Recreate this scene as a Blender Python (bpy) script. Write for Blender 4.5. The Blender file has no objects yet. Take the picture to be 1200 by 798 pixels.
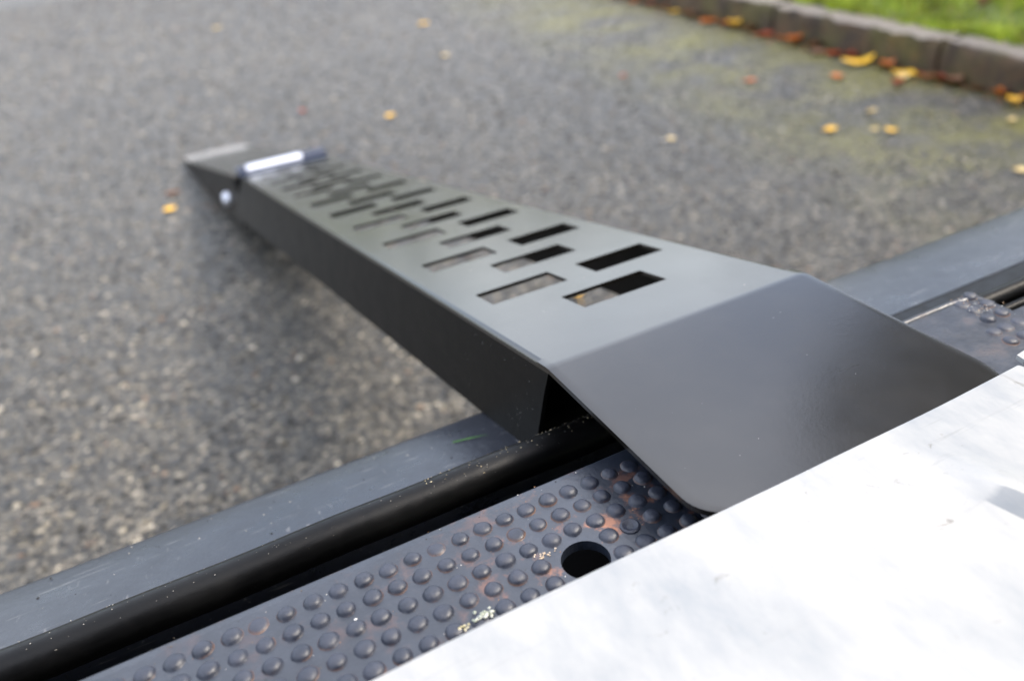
import bpy, bmesh, math, random
import numpy as np
from mathutils import Vector, Matrix, noise
R = math.radians
random.seed(7); rng = np.random.default_rng(7)
sc = bpy.context.scene
C = sc.collection

# ---------------------------------------------------------------- camera
cam_d = bpy.data.cameras.new("camera"); cam = bpy.data.objects.new("camera", cam_d); C.objects.link(cam)
cam.matrix_world = Matrix(((0.890192, 0.311211, -0.332726, 0.0),
                           (-0.444758, 0.435351, -0.782726, 0.0),
                           (-0.09874, 0.844759, 0.525959, 0.82),
                           (0, 0, 0, 1)))
cam_d.sensor_width = 36.0; cam_d.sensor_fit = 'HORIZONTAL'; cam_d.lens = 36.0 * 934.42 / 1200
cam_d.clip_start = 0.01; cam_d.clip_end = 2000
cam_d.dof.use_dof = True; cam_d.dof.focus_distance = 0.43; cam_d.dof.aperture_fstop = 4.5
sc.camera = cam
# ---------------------------------------------------------------- sky, sun, exposure
SUN_EL, SUN_AZ = 54, 104
w = bpy.data.worlds.new("World"); sc.world = w; w.use_nodes = True
nt = w.node_tree; nt.nodes.clear()
out = nt.nodes.new("ShaderNodeOutputWorld"); bg = nt.nodes.new("ShaderNodeBackground")
sky = nt.nodes.new("ShaderNodeTexSky"); sky.sky_type = 'NISHITA'; sky.sun_disc = False
sky.sun_elevation = R(SUN_EL); sky.sun_rotation = R(SUN_AZ); sky.air_density = 1.0; sky.dust_density = 3.0; sky.ozone_density = 1.0
tc = nt.nodes.new("ShaderNodeTexCoord"); nz = nt.nodes.new("ShaderNodeTexNoise"); nz.inputs['Scale'].default_value = 2.2; nz.inputs['Detail'].default_value = 5
rp = nt.nodes.new("ShaderNodeValToRGB"); rp.color_ramp.elements[0].position = .36; rp.color_ramp.elements[1].position = .60
rp.color_ramp.elements[0].color = (.04, .04, .04, 1); rp.color_ramp.elements[1].color = (.42, .42, .42, 1)
mx = nt.nodes.new("ShaderNodeMix"); mx.data_type = 'RGBA'; mx.inputs[7].default_value = (12.4, 12.5, 12.9, 1)
nt.links.new(tc.outputs['Generated'], nz.inputs['Vector']); nt.links.new(nz.outputs['Fac'], rp.inputs[0]); nt.links.new(rp.outputs[0], mx.inputs[0])
nt.links.new(sky.outputs[0], mx.inputs[6]); nt.links.new(mx.outputs[2], bg.inputs[0]); bg.inputs[1].default_value = 0.15
nt.links.new(bg.outputs[0], out.inputs[0])
sun_d = bpy.data.lights.new("sun", 'SUN'); sun_d.energy = 1.9; sun_d.angle = R(15); sun_d.color = (1, .92, .80)
sun = bpy.data.objects.new("sun", sun_d); C.objects.link(sun)
sd = Vector((math.sin(R(SUN_AZ)) * math.cos(R(SUN_EL)), math.cos(R(SUN_AZ)) * math.cos(R(SUN_EL)), math.sin(R(SUN_EL))))
sun.rotation_euler = (-sd).to_track_quat('-Z', 'Y').to_euler()
vs = sc.view_settings; vs.view_transform = 'Standard'; vs.look = 'None'; vs.gamma = 1; vs.exposure = 1.5
sc.render.engine = 'CYCLES'; sc.cycles.use_denoising = True; sc.cycles.max_bounces = 6

# ---------------------------------------------------------------- helpers
H = 0.82                      # camera height; measured geometry is given relative to it
class Mat:
    def __init__(s, name):
        s.m = bpy.data.materials.new(name); s.m.use_nodes = True
        s.t = s.m.node_tree; s.b = s.t.nodes['Principled BSDF']
        s.co = s.t.nodes.new('ShaderNodeTexCoord').outputs['Object']
    def n(s, kind, **k):
        x = s.t.nodes.new(kind)
        for a, v in k.items():
            if hasattr(x, a): setattr(x, a, v)
            else: x.inputs[a].default_value = v
        return x
    def link(s, a, b): s.t.links.new(a, b)
    def noise(s, scale, detail=4, rough=.6, vec=None, dist=0):
        x = s.n('ShaderNodeTexNoise'); x.inputs['Scale'].default_value = scale; x.inputs['Detail'].default_value = detail
        x.inputs['Roughness'].default_value = rough; x.inputs['Distortion'].default_value = dist
        s.link(vec or s.co, x.inputs['Vector']); return x.outputs['Fac']
    def scaled(s, v, rot=(0, 0, 0)):
        x = s.n('ShaderNodeMapping'); x.inputs['Scale'].default_value = v; x.inputs['Rotation'].default_value = rot
        s.link(s.co, x.inputs['Vector']); return x.outputs[0]
    def ramp(s, f, pts):
        x = s.n('ShaderNodeValToRGB'); cr = x.color_ramp
        while len(cr.elements) < len(pts): cr.elements.new(.5)
        for e, (p, c) in zip(cr.elements, pts):
            e.position = p; e.color = (c, c, c, 1) if isinstance(c, (int, float)) else (*c, 1)
        s.link(f, x.inputs[0]); return x.outputs[0]
    def mix(s, f, a, b, mode='MIX'):
        x = s.n('ShaderNodeMix'); x.data_type = 'RGBA'; x.blend_type = mode
        for i, v in ((0, f), (6, a), (7, b)):
            if hasattr(v, 'is_output'): s.link(v, x.inputs[i])
            elif isinstance(v, (int, float)): x.inputs[i].default_value = v if i == 0 else (v, v, v, 1)
            else: x.inputs[i].default_value = (*v, 1)
        return x.outputs[2]
    def math(s, op, a, b=0.0, clamp=False):
        x = s.n('ShaderNodeMath'); x.operation = op; x.use_clamp = clamp
        for i, v in ((0, a), (1, b)):
            if hasattr(v, 'is_output'): s.link(v, x.inputs[i])
            else: x.inputs[i].default_value = v
        return x.outputs[0]
    def sep(s, vec=None):
        x = s.n('ShaderNodeSeparateXYZ'); s.link(vec or s.co, x.inputs[0]); return x.outputs
    def set(s, **k):
        for a, v in k.items():
            a = {'color': 'Base Color', 'rough': 'Roughness', 'metal': 'Metallic', 'spec': 'Specular IOR Level', 'ior': 'IOR'}[a]
            if hasattr(v, 'is_output'): s.link(v, s.b.inputs[a])
            else: s.b.inputs[a].default_value = (*v, 1) if isinstance(v, tuple) else v
        return s
    def bump(s, h, dist, strength=1.0):
        x = s.n('ShaderNodeBump'); x.inputs['Distance'].default_value = dist; x.inputs['Strength'].default_value = strength
        s.link(h, x.inputs['Height']); s.link(x.outputs[0], s.b.inputs['Normal']); return s

LOC = {}
def wl(o): return LOC.get(o.name, Vector((0, 0, 0))) if o else Vector((0, 0, 0))
def tag(o, label=None, cat=None, group=None, kind=None):
    if label: o['label'] = label
    if cat: o['category'] = cat
    if group: o['group'] = group
    if kind: o['kind'] = kind
    return o
def empty(name, loc):
    o = bpy.data.objects.new(name, None); C.objects.link(o); o.location = loc; o.empty_display_size = .05
    LOC[o.name] = Vector(loc); return o
def obj(name, verts, faces, mat, parent=None, smooth=False, kind=None, fix=True):
    """mesh from world coordinates, linked under parent (its origin at the parent's)"""
    off = wl(parent)
    me = bpy.data.meshes.new(name); me.from_pydata([tuple(Vector(v) - off) for v in verts], [], faces)
    if fix:
        bm = bmesh.new(); bm.from_mesh(me); bmesh.ops.recalc_face_normals(bm, faces=bm.faces); bm.to_mesh(me); bm.free()
    me.materials.append(mat.m if isinstance(mat, Mat) else mat)
    me.polygons.foreach_set('use_smooth', [smooth] * len(me.polygons))
    if smooth:
        try: me.set_sharp_from_angle(angle=R(35))
        except Exception: pass
    o = bpy.data.objects.new(name, me); C.objects.link(o)
    if parent: o.parent = parent; LOC[o.name] = off.copy()
    if kind: o['kind'] = kind
    return o
def big(name, V, F, mat, parent=None, kind=None, smooth=False, col=None):
    me = bpy.data.meshes.new(name); nv, nf, k = len(V), len(F), F.shape[1]
    me.vertices.add(nv); me.vertices.foreach_set('co', V.astype(np.float32).ravel())
    me.loops.add(nf * k); me.loops.foreach_set('vertex_index', F.astype(np.int32).ravel())
    me.polygons.add(nf); me.polygons.foreach_set('loop_start', np.arange(0, nf * k, k, dtype=np.int32))
    me.polygons.foreach_set('loop_total', np.full(nf, k, dtype=np.int32))
    me.update(calc_edges=True); me.validate()
    if col is not None:
        a = me.color_attributes.new('tint', 'FLOAT_COLOR', 'POINT'); a.data.foreach_set('color', np.c_[col, np.ones(nv)].astype(np.float32).ravel())
    me.polygons.foreach_set('use_smooth', [smooth] * nf)
    me.materials.append(mat.m); o = bpy.data.objects.new(name, me); C.objects.link(o)
    if parent: o.parent = parent
    if kind: o['kind'] = kind
    return o
def extrude_profile(prof, xs, closed=True):
    """(y,z) profile swept along x positions"""
    V, F, n = [], [], len(prof)
    for x in xs: V += [(x, p[0], p[1]) for p in prof]
    for i in range(len(xs) - 1):
        for j in range(n if closed else n - 1):
            a, b = i * n + j, i * n + (j + 1) % n; F.append((a, b, b + n, a + n))
    if closed: F.append(tuple(range(n))[::-1]); F.append(tuple((len(xs) - 1) * n + j for j in range(n)))
    return V, F
def slab(rows, off):
    """solid from a grid of top points; off(point) gives the bottom point"""
    n, m = len(rows), len(rows[0]); top = [p for r in rows for p in r]; bot = [off(p) for p in top]
    V = top + bot; N = n * m; F = []
    for i in range(n - 1):
        for j in range(m - 1):
            a, b, c, d = i * m + j, i * m + j + 1, (i + 1) * m + j + 1, (i + 1) * m + j
            F += [(a, b, c, d), (d + N, c + N, b + N, a + N)]
    rim = [j for j in range(m)] + [i * m + m - 1 for i in range(1, n)] + [(n - 1) * m + j for j in range(m - 2, -1, -1)] + [i * m for i in range(n - 2, 0, -1)]
    for i in range(len(rim)):
        a, b = rim[i], rim[(i + 1) % len(rim)]; F.append((b, a, a + N, b + N))
    return V, F
def tube(p0, p1, r, seg=16, rings=2):
    p0, p1 = Vector(p0), Vector(p1); d = (p1 - p0).normalized(); a = d.orthogonal().normalized(); b = d.cross(a)
    V, F = [], []
    for i in range(rings):
        c = p0.lerp(p1, i / (rings - 1))
        V += [tuple(c + (a * math.cos(t) + b * math.sin(t)) * r) for t in [2 * math.pi * k / seg for k in range(seg)]]
    for i in range(rings - 1):
        for k in range(seg): F.append((i * seg + k, i * seg + (k + 1) % seg, (i + 1) * seg + (k + 1) % seg, (i + 1) * seg + k))
    F.append(tuple(range(seg))); F.append(tuple((rings - 1) * seg + k for k in range(seg)))
    return V, F
def lathe(c, axis, prof, seg=24):
    """prof: (distance along axis, radius)"""
    c, d = Vector(c), Vector(axis).normalized(); a = d.orthogonal().normalized(); b = d.cross(a); V, F = [], []
    for t, r in prof: V += [tuple(c + d * t + (a * math.cos(q) + b * math.sin(q)) * r) for q in [2 * math.pi * k / seg for k in range(seg)]]
    for i in range(len(prof) - 1):
        for k in range(seg): F.append((i * seg + k, i * seg + (k + 1) % seg, (i + 1) * seg + (k + 1) % seg, (i + 1) * seg + k))
    F.append(tuple(range(seg))); F.append(tuple((len(prof) - 1) * seg + k for k in range(seg)))
    return V, F

# ---------------------------------------------------------------- materials
def attr_col(m):
    a = m.n('ShaderNodeAttribute'); a.attribute_name = 'tint'; return a.outputs['Color']
# moss mask used on the road near the kerb
asph = Mat('asphalt')
vor = asph.n('ShaderNodeTexVoronoi'); vor.inputs['Scale'].default_value = 95; asph.link(asph.co, vor.inputs['Vector'])
hsv = asph.sep(vor.outputs['Color'])
stone = asph.ramp(hsv[0], [(0, (.015, .015, .015)), (.35, (.05, .048, .044)), (.7, (.12, .113, .10)), (.93, (.22, .20, .175)), (1, (.38, .35, .31))])
fine = asph.noise(420, 3)
c0 = asph.mix(asph.ramp(vor.outputs['Distance'], [(.35, 0.0), (.75, 1.0)]), stone, (.009, .0088, .0085))
c0 = asph.mix(.25, c0, asph.ramp(fine, [(.3, .01), (.7, .12)]))
patch = asph.noise(1.3, 4)
c0 = asph.mix(1.0, c0, asph.ramp(patch, [(.3, (.66, .62, .54)), (.7, (.95, .89, .75))]), 'MULTIPLY')
xyz = asph.sep()
dk = asph.math('SUBTRACT', asph.math('ADD', 2.255, asph.math('MULTIPLY', xyz[1], .115)), xyz[0])     # distance to the kerb
near = asph.ramp(asph.math('DIVIDE', dk, 1.0), [(0.0, 1.0), (.55, .9), (.85, .35), (1.0, 0.0)])
moss = asph.math('MULTIPLY', near, asph.ramp(asph.noise(3.2, 6, .7), [(.42, 0.0), (.60, 1.0)]))
c0 = asph.mix(asph.math('MULTIPLY', moss, .95), c0, asph.mix(asph.noise(60), (.055, .060, .006), (.20, .17, .022)))
asph.set(color=c0, rough=.5, spec=.55).bump(asph.math('ADD', vor.outputs['Distance'], asph.math('MULTIPLY', fine, .5)), .004, .8)

aggr = Mat('aggregate'); aggr.set(color=attr_col(aggr), rough=.5, spec=.5)

grass_soil = Mat('turf'); g1 = grass_soil.noise(9, 6, .7); g2 = grass_soil.noise(.25, 4)
gc = grass_soil.mix(g2, grass_soil.ramp(g1, [(.3, (.03, .055, .010)), (.7, (.10, .15, .022))]), grass_soil.ramp(g1, [(.3, (.05, .07, .014)), (.7, (.16, .17, .04))]))
grass_soil.set(color=gc, rough=.8).bump(g1, .03)
blade = Mat('grass'); blade.set(color=attr_col(blade), rough=.6, spec=.15)
blade.b.inputs['Subsurface Weight'].default_value = 0
leafm = {}
def leaf_mat(name, c1, c2):
    m = Mat(name); f = m.noise(60, 4)
    m.set(color=m.mix(m.ramp(f, [(.35, 0.0), (.65, 1.0)]), c1, c2), rough=.45, spec=.4); leafm[name] = m
leaf_mat('yellow', (.85, .52, .035), (.66, .34, .02)); leaf_mat('orange', (.58, .17, .015), (.38, .09, .01))
leaf_mat('red', (.40, .07, .02), (.25, .045, .015)); leaf_mat('brown', (.22, .095, .03), (.12, .05, .02)); leaf_mat('pale', (.70, .55, .26), (.55, .38, .14))
crown = Mat('foliage'); crown.set(color=attr_col(crown), rough=.6, spec=.3)
barkm = Mat('bark'); barkm.set(color=barkm.ramp(barkm.noise(14), [(.3, .04), (.7, .13)]), rough=.9)

kerbm = Mat('kerb_concrete')
k1 = kerbm.noise(11, 6, .65); k2 = kerbm.noise(75, 4, .7); k3 = kerbm.noise(5, 5, .7)
kc = kerbm.mix(k2, (.040, .023, .011), (.125, .078, .040))
kc = kerbm.mix(kerbm.ramp(k1, [(.42, 0.0), (.62, .85)]), kc, (.022, .018, .014))
kst = kerbm.noise(9, 4, .6, kerbm.scaled((1, 1, .12)))
kc = kerbm.mix(kerbm.ramp(kst, [(.50, 0.0), (.62, .8)]), kc, (.018, .013, .009))
kc = kerbm.mix(kerbm.ramp(kerbm.noise(6.5, 4, .6), [(.60, 0.0), (.68, .7)]), kc, (.20, .085, .03))
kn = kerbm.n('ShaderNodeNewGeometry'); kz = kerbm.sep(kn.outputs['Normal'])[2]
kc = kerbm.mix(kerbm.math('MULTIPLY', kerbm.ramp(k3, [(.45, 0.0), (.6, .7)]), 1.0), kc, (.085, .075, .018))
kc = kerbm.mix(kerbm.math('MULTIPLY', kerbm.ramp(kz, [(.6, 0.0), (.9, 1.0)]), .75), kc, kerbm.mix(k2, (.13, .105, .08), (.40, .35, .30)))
kerbm.set(color=kc, rough=.85).bump(kerbm.math('ADD', k2, k1), .004)

black_coat = Mat('black_powder_coat')
op = black_coat.noise(520, 2, .5); sm = black_coat.noise(9, 4, .6)
bc = black_coat.mix(black_coat.ramp(black_coat.noise(26, 5, .7), [(.45, 0.0), (.8, 1.0)]), (.0075, .0066, .0055), (.013, .0115, .0095))
sc1 = black_coat.noise(900, 2, .5, black_coat.scaled((1, .06, 1)))
black_coat.set(color=bc, rough=black_coat.ramp(sm, [(.3, .16), (.7, .23)]), spec=.62, ior=1.55)
black_coat.bump(black_coat.math('ADD', op, black_coat.math('MULTIPLY', sm, 6.0)), .00006, .5)

shade_coat = Mat('matte_shade_coat')  # darker copy of the black coat; shade on the sides put into its colour
mm = shade_coat.noise(30, 5, .7)
shade_coat.set(color=shade_coat.mix(mm, (.0022, .0022, .0022), (.005, .0048, .0045)), rough=shade_coat.ramp(mm, [(.3, .42), (.7, .52)]), spec=.16)
zinc = Mat('zinc'); zinc.set(color=(.60, .62, .68), rough=zinc.ramp(zinc.noise(60), [(.3, .30), (.7, .5)]), metal=1.0)
worn_steel = Mat('worn_steel'); worn_steel.set(color=worn_steel.mix(worn_steel.ramp(worn_steel.noise(30), [(.4, 0.0), (.65, 1.0)]), (.14, .135, .125), (.23, .22, .205)), rough=.6, metal=.1)
hinge_m = Mat('blue_black_steel'); hinge_m.set(color=(.02, .028, .055), rough=.35, spec=.6)
red_m = Mat('red_plastic'); red_m.set(color=(.35, .06, .06), rough=.4)

bump_m = Mat('scuffed_black_plastic')
b1 = bump_m.noise(7, 5, .65); b2 = bump_m.noise(260, 3); b3 = bump_m.noise(40, 6, .75)
scr = bump_m.noise(420, 2, .5, bump_m.scaled((.06, 1, 1), (0, 0, R(24)))); scr2 = bump_m.noise(300, 2, .5, bump_m.scaled((1, .05, 1), (0, 0, R(-20))))
bcol = bump_m.mix(bump_m.ramp(b1, [(.35, 0.0), (.68, 1.0)]), (.006, .008, .015), (.015, .018, .028))
bcol = bump_m.mix(bump_m.ramp(scr, [(.66, 0.0), (.74, .55)]), bcol, (.15, .15, .155))
bcol = bump_m.mix(bump_m.ramp(scr2, [(.68, 0.0), (.76, .45)]), bcol, (.13, .13, .135))
dmk = bump_m.math('MULTIPLY', bump_m.ramp(bump_m.noise(190, 5, .8, dist=1.5), [(.59, 0.0), (.63, 1.0)]), bump_m.ramp(bump_m.noise(17, 3), [(.52, 0.0), (.60, 1.0)]))
bcol = bump_m.mix(dmk, bcol, (.006, .006, .006))
bump_m.set(color=bcol, rough=bump_m.ramp(b3, [(.3, .24), (.7, .38)]), spec=.6, ior=1.48).bump(bump_m.math('ADD', b2, bump_m.math('MULTIPLY', b1, 3.0)), .0006, .35)

rubber = Mat('black_rubber'); r1 = rubber.noise(70, 5, .7, dist=.8)
rubber.set(color=rubber.mix(rubber.ramp(rubber.noise(18, 5), [(.45, 0.0), (.75, 1.0)]), (.0015, .0015, .0017), (.005, .005, .005)), rough=rubber.ramp(r1, [(.3, .28), (.7, .50)]), spec=.2).bump(r1, .0006, .4)
dark = Mat('chassis_shade_black'); dark.set(color=(.004, .004, .004), rough=.9, spec=.05)  # colour kept near black to deepen shade in the gaps and hole

tread = Mat('cast_step')
t1 = tread.noise(55, 6, .7); t2 = tread.noise(240, 4); t3 = tread.noise(22, 5, .65)
tx = tread.sep()
tcol = tread.mix(tread.ramp(t3, [(.35, 0.0), (.7, 1.0)]), (.008, .0115, .020), (.020, .026, .040))
tcol = tread.mix(tread.ramp(t2, [(.58, 0.0), (.78, .4)]), tcol, (.055, .056, .068))
# rust grows toward the drilled hole (a real corrosion patch)
dx = tread.math('SUBTRACT', tx[0], .140 - .2); dy = tread.math('SUBTRACT', tx[1], .238 - .3)
d2 = tread.math('SQRT', tread.math('ADD', tread.math('MULTIPLY', dx, dx), tread.math('MULTIPLY', tread.math('MULTIPLY', dy, dy), 1.5)))
rm = tread.ramp(d2, [(.014, .85), (.045, .42), (.085, .12), (.2, .05)])
rust = tread.math('MULTIPLY', tread.ramp(t1, [(.54, 0.0), (.64, 1.0)]), rm)
tcol = tread.mix(rust, tcol, tread.mix(t2, (.16, .05, .02), (.40, .17, .08)))
tread.set(color=tcol, rough=tread.ramp(t1, [(.3, .28), (.7, .50)]), spec=.75, ior=1.5).bump(tread.math('ADD', t1, tread.math('MULTIPLY', t2, .5)), .0009, .6)

deckm = Mat('worn_white_deck')
e1 = deckm.noise(14, 6, .7, deckm.scaled((1, .45, 1), (0, 0, R(30)))); e2 = deckm.noise(70, 5, .75, dist=1.0); e3 = deckm.noise(5, 3)
ecol = deckm.mix(deckm.ramp(e1, [(.40, 0.0), (.66, 1.0)]), (.31, .31, .305), (.19, .207, .225))
estr = deckm.noise(160, 4, .7, deckm.scaled((.05, 1, 1), (0, 0, R(-62)))); estr2 = deckm.noise(120, 3, .6, deckm.scaled((1, .04, 1), (0, 0, R(8))))
ecol = deckm.mix(deckm.math('MULTIPLY', deckm.ramp(estr, [(.60, 0.0), (.72, .55)]), deckm.ramp(e3, [(.42, 0.0), (.6, 1.0)])), ecol, (.12, .125, .13))
ecol = deckm.mix(deckm.ramp(estr2, [(.66, 0.0), (.76, .35)]), ecol, (.14, .135, .13))
smg = deckm.math('MULTIPLY', deckm.ramp(e2, [(.62, 0.0), (.72, 1.0)]), deckm.ramp(deckm.noise(20, 3), [(.46, 0.0), (.58, .8)]))
ecol = deckm.mix(smg, ecol, (.09, .08, .07))
deckm.set(color=ecol, rough=.42, spec=.6).bump(e1, .001, .4)
grit_m = Mat('grit'); grit_m.set(color=attr_col(grit_m), rough=.7)

# ================================================================ SETTING
def sheet(name, pts, z, mat, kind='structure'):
    return obj(name, [(x, y, z) for x, y in pts], [tuple(range(len(pts)))], mat, kind=kind)
sheet('ground', [(-600, -600), (600, -600), (600, 600), (-600, 600)], -.02, grass_soil)
KX = lambda y: 2.255 + .115 * y            # kerb face line
rd = [(-60, -30), (KX(-30), -30), (KX(10.5), 10.5), (KX(11) - .6, 11.4), (-60, 13.5)]
sheet('road', rd, 0, asph)
# raised verge behind the kerb, a gently bumpy sheet
vx, vy = np.meshgrid(np.linspace(0, 1, 60), np.linspace(-8, 15.5, 120), indexing='ij')
VX = 2.255 + .115 * vy + .125 + (vx ** 2.2) * 30
VZ = .118 + .018 * np.sin(VX * 7 + vy * 3) * np.minimum(1, vx * 20) + .01 * np.sin(VX * 17 - vy * 11) + .4 * np.clip(vx - .3, 0, 1)
gi = np.arange(60 * 120).reshape(60, 120)
Fv = np.stack([gi[:-1, :-1], gi[1:, :-1], gi[1:, 1:], gi[:-1, 1:]], -1).reshape(-1, 4)
big('verge', np.stack([VX, vy, VZ], -1).reshape(-1, 3), Fv, grass_soil, kind='structure', smooth=True)

# kerb: separate stones with joints
kerb = empty('kerb', (KX(1.87), 1.87, 0)); kerb['kind'] = 'structure'
ky = Vector((.115, 1, 0)).normalized(); kx = Vector((1, -.115, 0)).normalized()
for k in range(-6, 14):
    y0 = 1.885 + k * .915; L = .915 * 1.0066 - .010
    o0 = Vector((KX(y0), y0, 0)); hgt = .128 + random.uniform(-.004, .004)
    n = 46 if -1 <= k <= 3 else 6
    prof = [(0, -.06), (-.002, .04), (.0, hgt - .022), (.004, hgt - .009), (.014, hgt - .001), (.03, hgt), (.115, hgt), (.125, hgt - .008), (.125, -.06)]
    if n > 6: prof = [(0, -.06), (-.001, .0), (-.003, .025), (-.003, .05), (-.001, .075), (.0, hgt - .03), (.002, hgt - .016), (.007, hgt - .006), (.016, hgt - .001), (.03, hgt), (.055, hgt), (.085, hgt), (.115, hgt), (.125, hgt - .008), (.125, -.06)]
    V, F = [], []
    for i in range(n):
        s = L * i / (n - 1); e = 0.004 if i in (0, n - 1) else 0
        for (a, z) in prof:
            p = o0 + ky * (s + (e if i == 0 else -e)) + kx * a + Vector((0, 0, z))
            if n > 6 and z > -.05:
                q = noise.noise(p * 16) * .009 + noise.noise(p * 55) * .004
                p = p + kx * q * (1 if a < .02 else 0) + Vector((0, 0, q * (1 if z > .1 else 0)))
            V.append(tuple(p))
    m = len(prof)
    for i in range(n - 1):
        for j in range(m - 1): F.append((i * m + j, i * m + j + 1, (i + 1) * m + j + 1, (i + 1) * m + j))
    F.append(tuple(range(m))); F.append(tuple((n - 1) * m + j for j in range(m)))
    obj('kerb_stone', V, F, kerbm, kerb, smooth=True)

# exposed stones of the old asphalt, densest near the camera
def scatter_stones():
    N = 150000
    y = rng.uniform(.55, 1, N); y = .55 + (rng.uniform(0, 1, N) ** 2.1) * 8.5
    x0 = -1.0 - .0 * y; x1 = np.minimum(2.255 + .115 * y - .01, .9 + .9 * y)
    x = x0 + (x1 - x0) * rng.uniform(0, 1, N)
    r = np.clip(rng.lognormal(np.log(.0039), .48, N), .0015, .0098) * (1 + .11 * y)
    base = np.array([(1, 0, 0), (-1, 0, 0), (0, 1, 0), (0, -1, 0), (0, 0, .7), (0, 0, -.7)])
    F0 = np.array([(0, 2, 4), (2, 1, 4), (1, 3, 4), (3, 0, 4)])
    J = base[None] * rng.uniform(.6, 1.25, (N, 6, 1)) + rng.uniform(-.22, .22, (N, 6, 3))
    a = rng.uniform(0, 6.28, N); ca, sa = np.cos(a)[:, None], np.sin(a)[:, None]
    X = J[..., 0] * ca - J[..., 1] * sa; Y = J[..., 0] * sa + J[..., 1] * ca
    st = rng.uniform(.6, 1.0, N)[:, None]
    P = np.stack([X * r[:, None] + x[:, None], Y * st * r[:, None] + y[:, None], np.maximum(J[..., 2] * r[:, None] * rng.uniform(.45, .85, N)[:, None], -.004) + .0002], -1)
    F = (F0[None] + (np.arange(N) * 6)[:, None, None]).reshape(-1, 3)
    pal = np.array([(.012, .012, .012), (.03, .03, .03), (.06, .058, .054), (.10, .095, .087), (.16, .148, .13), (.26, .24, .205), (.46, .43, .38), (.17, .11, .075)])
    pr = np.array([.28, .22, .17, .13, .10, .065, .016, .018]); pr = pr / pr.sum()
    col = pal[rng.choice(len(pal), N, p=pr)] * np.array([.78, .75, .67]) * rng.uniform(.85, 1.15, (N, 1))
    mz = np.array([noise.noise(Vector((a_ * 2.6, b_ * 2.6, 4))) for a_, b_ in zip(x, y)])
    mk = np.clip((.95 - (2.255 + .115 * y - x)) / .8, 0, 1) * np.clip((mz + .12) * 3.2, 0, 1)
    col = col * (1 - mk[:, None] * .75) + np.array([.13, .12, .012]) * mk[:, None] * .75 * rng.uniform(.4, 1.4, (N, 1))
    big('asphalt_aggregate', P.reshape(-1, 3), F, aggr, kind='stuff', col=np.repeat(col, 6, 0))
scatter_stones()

# grass blades on the verge (visible corner)
def grass_blades():
    N = 46000
    y = rng.uniform(.9, 4.6, N); d = .095 + (rng.uniform(0, 1, N) ** 1.4) * 2.2
    x = 2.255 + .115 * y + d
    h = rng.uniform(.022, .06, N) * (1 + .4 * np.sin(x * 9 + y * 6)); wd = rng.uniform(.0018, .0034, N)
    a = rng.uniform(0, 6.28, N); ln = rng.uniform(.2, 1.0, N) * h; b = rng.uniform(0, 6.28, N)
    z0 = .112
    dx, dy = np.cos(a) * wd, np.sin(a) * wd; lx, ly = np.cos(b) * ln, np.sin(b) * ln
    P = np.stack([np.stack([x - dx, y - dy, np.full(N, z0)], -1), np.stack([x + dx, y + dy, np.full(N, z0)], -1),
                  np.stack([x + dx * .7 + lx * .35, y + dy * .7 + ly * .35, z0 + h * .65], -1), np.stack([x - dx * .7 + lx * .35, y - dy * .7 + ly * .35, z0 + h * .65], -1),
                  np.stack([x + lx, y + ly, z0 + h], -1)], 1)
    i = (np.arange(N) * 5)[:, None, None]
    F = (np.array([(0, 1, 2), (0, 2, 3), (3, 2, 4)])[None] + i).reshape(-1, 3)
    t = rng.uniform(0, 1, (N, 1)); pn = (.5 + .5 * np.sin(x * 6.3 + 2) * np.sin(y * 7.1 + 1))[:, None]
    c = np.array([.13, .22, .014]) * (1 - t) + np.array([.36, .40, .045]) * t
    cl = np.array([noise.noise(Vector((a_ * 9, b_ * 9, 0))) for a_, b_ in zip(x, y)])[:, None]; c = c * np.clip(1 + 1.1 * cl, .35, 1.5) + np.array([.30, .28, .06]) * (.12 * pn)
    dry = rng.uniform(0, 1, (N, 1)) < .07; c = np.where(dry, np.array([[.36, .27, .11]]), c)
    big('grass', P.reshape(-1, 3), F, blade, kind='stuff', col=np.repeat(c, 5, 0))
grass_blades()

# trees on the verge and a far hedge: out of frame, mirrored in the coated steel
def leaf_cloud(centres, radii, n, size, c1, c2):
    per = rng.choice(len(centres), n, p=(radii ** 2).prod(1) ** .5 / ((radii ** 2).prod(1) ** .5).sum())
    v = rng.normal(0, 1, (n, 3)); v /= np.linalg.norm(v, axis=1)[:, None]; v *= (rng.uniform(.25, 1, n) ** .45)[:, None]
    p = centres[per] + v * radii[per]
    a = rng.normal(0, 1, (n, 3)); a /= np.linalg.norm(a, axis=1)[:, None]; b = np.cross(a, rng.normal(0, 1, (n, 3))); b /= np.linalg.norm(b, axis=1)[:, None]
    s = rng.uniform(.6, 1.3, (n, 1)) * size
    P = np.stack([p - a * s, p + b * s * .55, p + a * s, p - b * s * .55], 1).reshape(-1, 3)
    F = np.arange(n * 4).reshape(-1, 4); t = rng.uniform(0, 1, (n, 1))
    return P, F, np.repeat(np.array(c1) * (1 - t) + np.array(c2) * t, 4, 0)
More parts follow.
